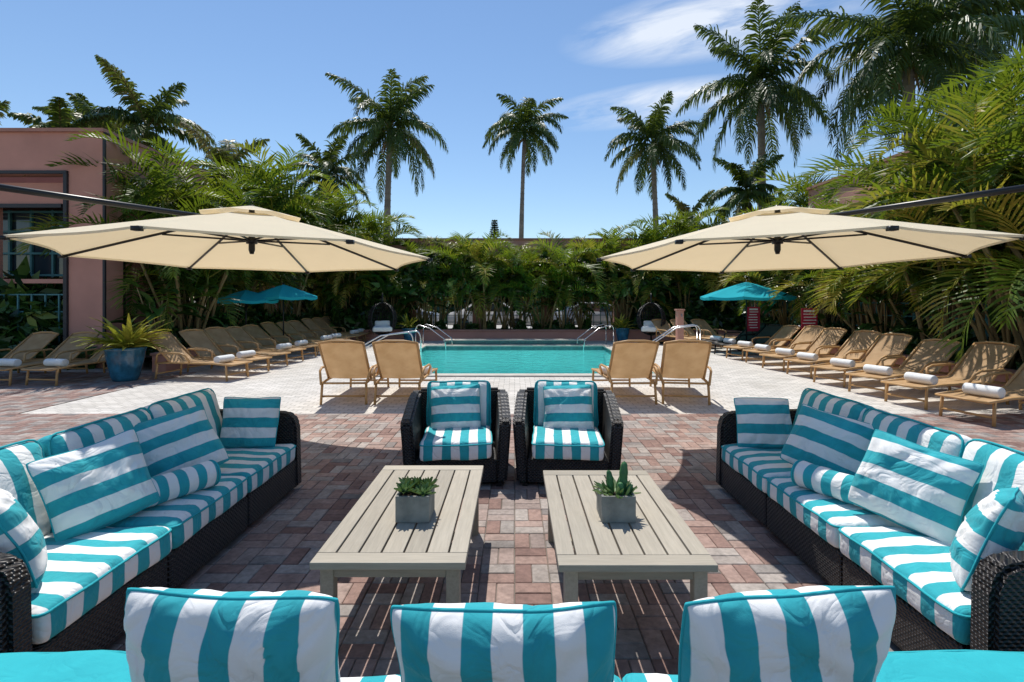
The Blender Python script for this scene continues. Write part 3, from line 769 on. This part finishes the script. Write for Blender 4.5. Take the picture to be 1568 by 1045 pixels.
# ---------------------------------------------------------------- vegetation
def frond(L,n,ll,e0,bend,hang,width,az,org,shade0,r=.02,lift=.25,start=.15,bp=1.3,quads=3,lv=.25):
    K=14; s=np.linspace(0,1,K); ang=e0-bend*s**bp
    dx=np.cos(ang);dz=np.sin(ang); ds=L/(K-1)
    x=np.concatenate([[0],np.cumsum((dx[1:]+dx[:-1])/2*ds)]); z=np.concatenate([[0],np.cumsum((dz[1:]+dz[:-1])/2*ds)])
    t=np.linspace(start,1,n)+rng.normal(0,.004,n); t=np.clip(t,0,1)
    px=np.interp(t,s,x);pz=np.interp(t,s,z);pa=np.interp(t,s,ang)
    T=np.stack([np.cos(pa),0*pa,np.sin(pa)],1); U=np.stack([-np.sin(pa),0*pa,np.cos(pa)],1)
    P=np.stack([px,0*px,pz],1); Q=[];S=[]
    prof=ll*np.clip(np.sin(np.pi*(.15+.80*(t-start)/(1-start))),.12,1)**.7
    for sd in(-1,1):
        fa=.35+.75*t+rng.normal(0,.10,n)
        lf=lift+rng.normal(0,lv,n)
        D=np.stack([0*t,sd*np.cos(fa),0*t],1)+T*np.sin(fa)[:,None]+U*lf[:,None]
        D/=np.linalg.norm(D,axis=1)[:,None]
        l=(prof*rng.uniform(.75,1.12,n))[:,None]
        G=np.array([0,0,-1.])
        D2=D+G*hang*rng.uniform(.7,1.3,(n,1)); D2/=np.linalg.norm(D2,axis=1)[:,None]
        D3=D2+G*hang*1.2; D3/=np.linalg.norm(D3,axis=1)[:,None]
        A=P; w=T*width/2; sh=np.clip(shade0+rng.normal(0,.1,n),0,1)
        if quads==3:
            B=A+D*l*.3; C=B+D2*l*.4; E=C+D3*l*.3
            Q.append(np.stack([A-w*.6,A+w*.6,B+w,B-w],1)); Q.append(np.stack([B-w,B+w,C+w*.8,C-w*.8],1)); Q.append(np.stack([C-w*.8,C+w*.8,E+w*.1,E-w*.1],1))
            S+= [sh,sh,sh]
        else:
            B=A+D*l*.45; E=B+D2*l*.55
            Q.append(np.stack([A-w*.5,A+w*.5,B+w,B-w],1)); Q.append(np.stack([B-w,B+w,E+w*.1,E-w*.1],1)); S+=[sh,sh]
    pr=np.stack([x,0*x,z],1); rr=(r*(1-.8*s))[:,None]; Y=np.array([0,1.,0]); Z=np.array([0,0,1.])
    for V in(Y,Z): Q.append(np.stack([pr[:-1]-V*rr[:-1],pr[:-1]+V*rr[:-1],pr[1:]+V*rr[1:],pr[1:]-V*rr[1:]],1)); S.append(np.full(K-1,min(1,shade0+.3)))
    Q=np.concatenate(Q);S=np.concatenate(S)
    c,sn=math.cos(az),math.sin(az); M=np.array([[c,-sn,0],[sn,c,0],[0,0,1]])
    return Q@M.T+np.array(org),S
def areca_mesh(i,ns=10,H=2.3,nl=28,wd=.05,hg=.3):
    mb=MB()
    for k in range(ns):
        a=k*2.4+rng.uniform(-.4,.4); r0=rng.uniform(.05,.4); lean=rng.uniform(.1,.8); h=H*rng.uniform(.5,1.2)
        b=Vector((r0*math.cos(a),r0*math.sin(a),0)); top=Vector(((r0+lean)*math.cos(a),(r0+lean)*math.sin(a),h))
        mid=b.lerp(top,.5)-Vector((math.cos(a),math.sin(a),0))*.08
        mb.tube([b,mid,top],[.038,.033,.028],M_CANE,6)
        mb.tube([top,top+Vector((.03*math.cos(a),.03*math.sin(a),.35))],[.036,.02],M_BROM,6,shade=.3)
        nf=rng.integers(5,7); sh=rng.uniform(.1,.85)
        for j in range(nf):
            az=j*2.4+a+rng.uniform(-.3,.3); e0=R(rng.uniform(52,86) if j>1 else rng.uniform(15,45))
            Q,S=frond(rng.uniform(1.5,2.4),nl,rng.uniform(.45,.6),e0,R(rng.uniform(80,130)),hg,wd,az,top+Vector((0,0,.25)),float(np.clip(sh+rng.normal(0,.16),0,1)) if j else (.97 if k%3==0 else sh),.016,.5,.2,1.6,2,.10)
            mb.addq(Q,M_AREC,S)
    return mb.mesh('areca_palm_%d'%i)
AR=[areca_mesh(0,9,2.3),areca_mesh(1,11,2.0),areca_mesh(2,8,2.6,24,.062,.4),areca_mesh(3,10,1.6),areca_mesh(4,7,2.5,20,.08,.35)]
def areca(x,y,s=1,k=None,z=.3):
    place(AR[k if k is not None else random.randrange(5)],'areca_palm',None,(x,y,z),(0,0,random.uniform(0,6.28)),(s*random.uniform(.92,1.08),s*random.uniform(.92,1.08),s))
def shrub_mesh(i,n=2600,leaf=.11):
    mb=MB(); d=rng.normal(size=(n,3)); d/=np.linalg.norm(d,axis=1)[:,None]; d[:,2]=np.abs(d[:,2])
    lob=1+.22*np.sin(d[:,0]*5+i)*np.cos(d[:,1]*6+i)+.12*np.sin(d[:,2]*9)
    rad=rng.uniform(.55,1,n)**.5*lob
    P=d*rad[:,None]*np.array([.75,.75,.95])
    a=rng.normal(size=(n,3)); a/=np.linalg.norm(a,axis=1)[:,None]; b=np.cross(a,d+rng.normal(0,.4,(n,3))); b/=np.linalg.norm(b,axis=1)[:,None]+1e-6
    L=leaf*rng.uniform(.6,1.5,(n,1)); W=L*.38
    Q=np.stack([P-a*L,P-b*W,P+a*L,P+b*W],1)
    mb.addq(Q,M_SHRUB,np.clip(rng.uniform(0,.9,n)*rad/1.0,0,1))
    for k in range(6): mb.tube([(0,0,0),tuple(P[k*7]*.8)],[.02,.006],M_CANE,5)
    return mb.mesh('garden_shrub_%d'%i)
SH=[shrub_mesh(0),shrub_mesh(1,1100,.19),shrub_mesh(2,1700,.13)]
def shrub(x,y,s=1,k=None,z=.3):
    place(SH[k if k is not None else random.randrange(3)],'garden_shrub',None,(x,y,z),(0,0,random.uniform(0,6.28)),(s*random.uniform(.85,1.15),s*random.uniform(.85,1.15),s*random.uniform(.8,1.2)))
def broad_mesh(i):
    mb=MB()
    for k in range(16):
        a=k*2.4+rng.uniform(-.3,.3); h=rng.uniform(.7,1.9); ln=rng.uniform(.15,.6)
        top=Vector((ln*math.cos(a),ln*math.sin(a),h)); mb.tube([(0,0,0),tuple(top*.55+Vector((0,0,.1))),tuple(top)],[.025,.018,.012],M_CANE,5)
        leafblade(mb,tuple(top),a,R(rng.uniform(-10,60)),rng.uniform(.55,.95),rng.uniform(.22,.34),M_SHRUB,rng.uniform(.6,1.3),float(rng.uniform(.3,1)),7)
    return mb.mesh('broadleaf_plant_%d'%i,True)
BL=[broad_mesh(0),broad_mesh(1)]
def broad(x,y,s=1,z=.3): place(random.choice(BL),'broadleaf_plant',None,(x,y,z),(0,0,random.uniform(0,6.28)),s)
for x,s in((-8.3,1.25),(-7.2,.95),(-6.1,1.08),(-5.2,.82),(-4.2,.72),(-3.3,.88),(-2.3,.92),(-1.2,1.02),(0.1,.96),(1.25,1.12),(2.1,.85),(3.0,.92),(4.0,.80),(4.8,1.05),(5.9,.9),(6.7,1.1),(7.8,1.0),(8.6,1.2)):
    areca(x+random.uniform(-.15,.15),20.95+random.uniform(-.3,.4),s)
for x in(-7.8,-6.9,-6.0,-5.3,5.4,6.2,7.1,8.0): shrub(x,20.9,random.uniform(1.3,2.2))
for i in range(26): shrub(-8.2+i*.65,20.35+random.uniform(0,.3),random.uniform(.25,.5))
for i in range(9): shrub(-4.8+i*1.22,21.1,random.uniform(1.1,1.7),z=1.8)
for x in(-6.6,-4.9,-3.6,-.4,2.6,4.4,5.2,6.8): broad(x,20.3,random.uniform(.9,1.4))
# left bed
for x,y,s in((-8.35,12.9,.98),(-8.6,13.5,1.1),(-8.7,14.4,1.05),(-8.9,15.3,1.15),(-9.0,16.3,1.2),(-8.7,17.3,1.3),(-8.4,18.3,1.25),(-8.4,19.3,1.2)): areca(x,y,s)
for y in(14.6,17.0,19.4): areca(-10.4,y,1.3)
for x,y,s in((-7.9,20.4,1.4),(-6.6,21.0,1.25)): areca(x,y,s)
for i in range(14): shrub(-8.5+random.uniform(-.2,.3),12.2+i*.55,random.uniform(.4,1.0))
for y in(12.0,13.2,15): broad(-8.4,y,random.uniform(.8,1.1))
# right bed
for y,s in((7.3,1.35),(8.3,1.3),(9.3,1.25),(10.4,1.08),(11.5,1.0),(12.6,.95),(13.7,1.0),(14.8,1.1),(15.9,1.1),(17.1,1.0),(18.3,.95),(19.4,.95)): areca(9.25+random.uniform(-.3,.25),y,s)
for y in(8.6,10.2,18,19.6): areca(11.5,y,1.35)
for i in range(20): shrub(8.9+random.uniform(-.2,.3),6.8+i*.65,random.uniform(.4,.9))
for y in(7.5,9,10.2,12,14.2,16.4): broad(8.75,y,random.uniform(.8,1.2))
for i in range(10): shrub(-10.8-i*.7,12.6+random.uniform(-.1,.1),1.7,z=0)
for i in range(22): shrub(-18+i*1.7,34+random.uniform(-1,1),random.uniform(2.0,3.2),z=0)

def palm(name,x,y,zc,L,nf=24,dark=.4,tr=.2,lean=0,seedaz=0,n=66,hang=1.1):
    e=empty(name,(x,y,0)); mb=MB(); N=14
    pts=[(lean*(i/N)**2-lean,0,zc*i/N) for i in range(N+1)]
    rs=[tr*(1.15-.45*i/N)*(1+.06*math.sin(i*1.1)) for i in range(N+1)]
    mb.tube(pts,rs,M_TRUNK,12)
    for i in range(int(zc/.35)):
        zz=i*.35; s=zz/zc; mb.tube([(lean*s*s-lean,0,zz),(lean*s*s-lean,0,zz+.03)],tr*(1.2-.45*s),M_TRUNK,12)
    mb.tube([(0,0,zc-.15),(0,0,zc+.3),(0,0,zc+.9)],[tr*.75,tr*.85,tr*.35],M_BROM,10,shade=.1)
    for k in range(5):
        a=k*1.3+seedaz; mb.tube([(0,0,zc),(.35*math.cos(a),.35*math.sin(a),zc-.25),(.5*math.cos(a),.5*math.sin(a),zc-.8)],[.05,.06,.02],M_CANE,5)
    mb.obj('trunk',True,e); mb=MB()
    for j in range(nf):
        f=j/nf; e0=R(86-120*f**.9+rng.uniform(-9,9)); az=j*2.4+seedaz+rng.uniform(-.3,.3)
        bend=R(rng.uniform(45,85) if f<.25 else rng.uniform(105,135)*(1-.42*f))
        Q,S=frond(L*rng.uniform(.9,1.15)*(.88 if f<.12 else 1),n,L*.25,e0,bend,hang*(.5+.9*f),.082,az,(0,0,zc+.75-.3*f),float(np.clip(dark+rng.normal(0,.17)+(.3 if f>.93 else 0),0,1)),.05,.05,.1,1.0)
        mb.addq(Q,M_PALM,S)
    mb.obj('crown',False,e)
PL=[(-6.86,28,10.3,3.7,28,.45,.21),(.63,33,12.0,3.2,22,.65,.16),(8.4,31,10.4,3.5,26,.45,.2),(11.6,24,10.9,4.0,28,.48,.21),
    (13.9,18,9.8,4.2,30,.34,.23),(18.4,20.5,11.9,4.4,28,.34,.23),(-15.2,21,8.0,2.9,20,.5,.17),(-20,24,8.5,2.5,16,.65,.15),(-23.5,22,7.6,2.8,16,.8,.15),
    (-11,30,8.3,2.9,20,.45,.18),(10.0,22,5.6,2.1,18,.5,.14),(-11.6,20.5,5.9,2.3,20,.85,.14),(9.2,27,4.8,2.2,18,.7,.14),(-17.8,22,7.6,2.4,16,.65,.15),(-16.5,18.5,6.6,2.0,18,.85,.13)]
for i,(x,y,z,L,nf,dk,tr) in enumerate(PL): palm('palm_tree',x,y,z,L,nf,dk,tr,lean=random.uniform(-.4,.4),seedaz=i*1.3)
e=empty('norfolk_pine_tree',(-1.9,48,0)); mb=MB(); mb.tube([(0,0,0),(0,0,9.0)],[.2,.03],M_TRUNK,8); mb.obj('trunk',True,e); mb=MB()
for i in range(26):
    z=3.4+i*.22; r=1.5*(1-(z-3)/6.2)+.1
    for k in range(7):
        a=k*.9+i*.5; Q,S=frond(r,14,.28,R(10),R(-15),.1,.07,a,(0,0,z),.2,.03,.1); mb.addq(Q,M_PALM,S)
mb.obj('branches',False,e)

def car(x,y,c):
    e=empty('parked_car',(x,y,0)); mt=plain('car_paint',c,.25,.02,2,0,spec=.6); mb=MB()
    body=[(-2.1,.3),(-2.15,.65),(-2.0,.88),(-1.3,.95),(-.6,1.42),(.8,1.45),(1.5,1.0),(2.05,.92),(2.15,.6),(2.1,.3)]
    M=Matrix.Rotation(R(90),4,'Z'); mb.prism(body,-.85,.85,mt,b=.06,M=M); mb.obj('body',True,e)
    mb=MB(); mb.prism([(-1.15,.96),(-.58,1.36),(.75,1.38),(1.3,1.0)],-.86,.86,M_GLASS,b=.0,M=M); mb.obj('windows',False,e)
    mb=MB()
    for yy in(-1.35,1.35):
        for s in(-1,1): mb.lathe([(0,-.1),(.3,-.1),(.33,-.06),(.33,.06),(.3,.1),(0,.1)],M_RUB,20,Matrix.Translation((yy,s*.78,.33))@Matrix.Rotation(R(90),4,'X'))
    mb.obj('wheels',True,e)
for x,c in((-6,(.6,.6,.6)),(-1.2,(.7,.7,.7)),(4,(.4,.42,.45)),(8.8,(.7,.7,.7))): car(x,26,c)

# ---------------------------------------------------------------- world & light
SD=Vector((-.15,.5,1.)).normalized()
w=bpy.data.worlds.new('World'); scene.world=w; w.use_nodes=True; nt=w.node_tree; N=nt.nodes;Lk=nt.links
bg=N['Background']; sky=N.new('ShaderNodeTexSky'); sky.sky_type='NISHITA'; sky.sun_disc=False
sky.sun_elevation=math.asin(SD.z); sky.sun_rotation=math.atan2(SD.x,SD.y); sky.air_density=1.2; sky.dust_density=0.0; sky.ozone_density=5.0
tc=N.new('ShaderNodeTexCoord'); sp=N.new('ShaderNodeSeparateXYZ'); Lk.new(tc.outputs['Generated'],sp.inputs[0])
def mth(op,a,b=None,clamp=False):
    n=N.new('ShaderNodeMath'); n.operation=op; n.use_clamp=clamp
    for i,x in enumerate((a,b)):
        if x is None: continue
        if isinstance(x,(int,float)): n.inputs[i].default_value=x
        else: Lk.new(x,n.inputs[i])
    return n.outputs[0]
yy=mth('MAXIMUM',sp.outputs[1],.02); u=mth('DIVIDE',sp.outputs[0],yy); v=mth('DIVIDE',sp.outputs[2],yy)
cmb=N.new('ShaderNodeCombineXYZ'); Lk.new(mth('MULTIPLY',mth('ADD',u,mth('MULTIPLY',v,-.4)),1.0),cmb.inputs[0]); Lk.new(mth('MULTIPLY',mth('SUBTRACT',v,mth('MULTIPLY',u,.22)),3.8),cmb.inputs[1])
nz=N.new('ShaderNodeTexNoise'); nz.inputs['Scale'].default_value=4.5; nz.inputs['Detail'].default_value=9; nz.inputs['Roughness'].default_value=.6; nz.inputs['Distortion'].default_value=.4; Lk.new(cmb.outputs[0],nz.inputs['Vector'])
def blob(cu,cv,ru,rv,tilt,amp):
    du=mth('SUBTRACT',u,cu); dv=mth('SUBTRACT',mth('SUBTRACT',v,cv),mth('MULTIPLY',du,tilt))
    d=mth('ADD',mth('POWER',mth('ABSOLUTE',mth('DIVIDE',du,ru)),2.),mth('POWER',mth('ABSOLUTE',mth('DIVIDE',dv,rv)),2.))
    return mth('MULTIPLY',mth('MAXIMUM',mth('SUBTRACT',1.,d),0.),amp)
m=mth('ADD',mth('ADD',blob(.40,.545,.32,.080,.16,1.3),blob(.27,.385,.26,.045,.15,1.1)),blob(.75,.40,.5,.12,.1,.25))
mask=mth('MULTIPLY',mth('MULTIPLY',mth('SUBTRACT',nz.outputs['Fac'],.33),3.2,True),m,True)
mask=mth('MULTIPLY',mask,.8)
mx=N.new('ShaderNodeMix'); mx.data_type='RGBA'; Lk.new(mask,mx.inputs[0]); Lk.new(sky.outputs[0],mx.inputs[6]); mx.inputs[7].default_value=(7.2,7.6,8.2,1)
Lk.new(mx.outputs[2],bg.inputs[0]); bg.inputs[1].default_value=.13
sl=bpy.data.lights.new('sun','SUN'); sl.energy=5.0; sl.angle=R(.53); sl.color=(1,.955,.88)
so=bpy.data.objects.new('sun',sl); COL.objects.link(so); so.rotation_mode='QUATERNION'; so.rotation_quaternion=(-SD).to_track_quat('-Z','Y'); so.location=(0,0,30)

cd=bpy.data.cameras.new('camera'); cam=bpy.data.objects.new('camera',cd); COL.objects.link(cam)
cam.location=(0,0,1.6); cam.rotation_euler=(R(90),0,0); cd.sensor_width=36; cd.lens=36*780/1568
cd.shift_x=-.0026; cd.shift_y=-64.5/1568; cd.clip_end=3000; cd.clip_start=.05
scene.camera=cam
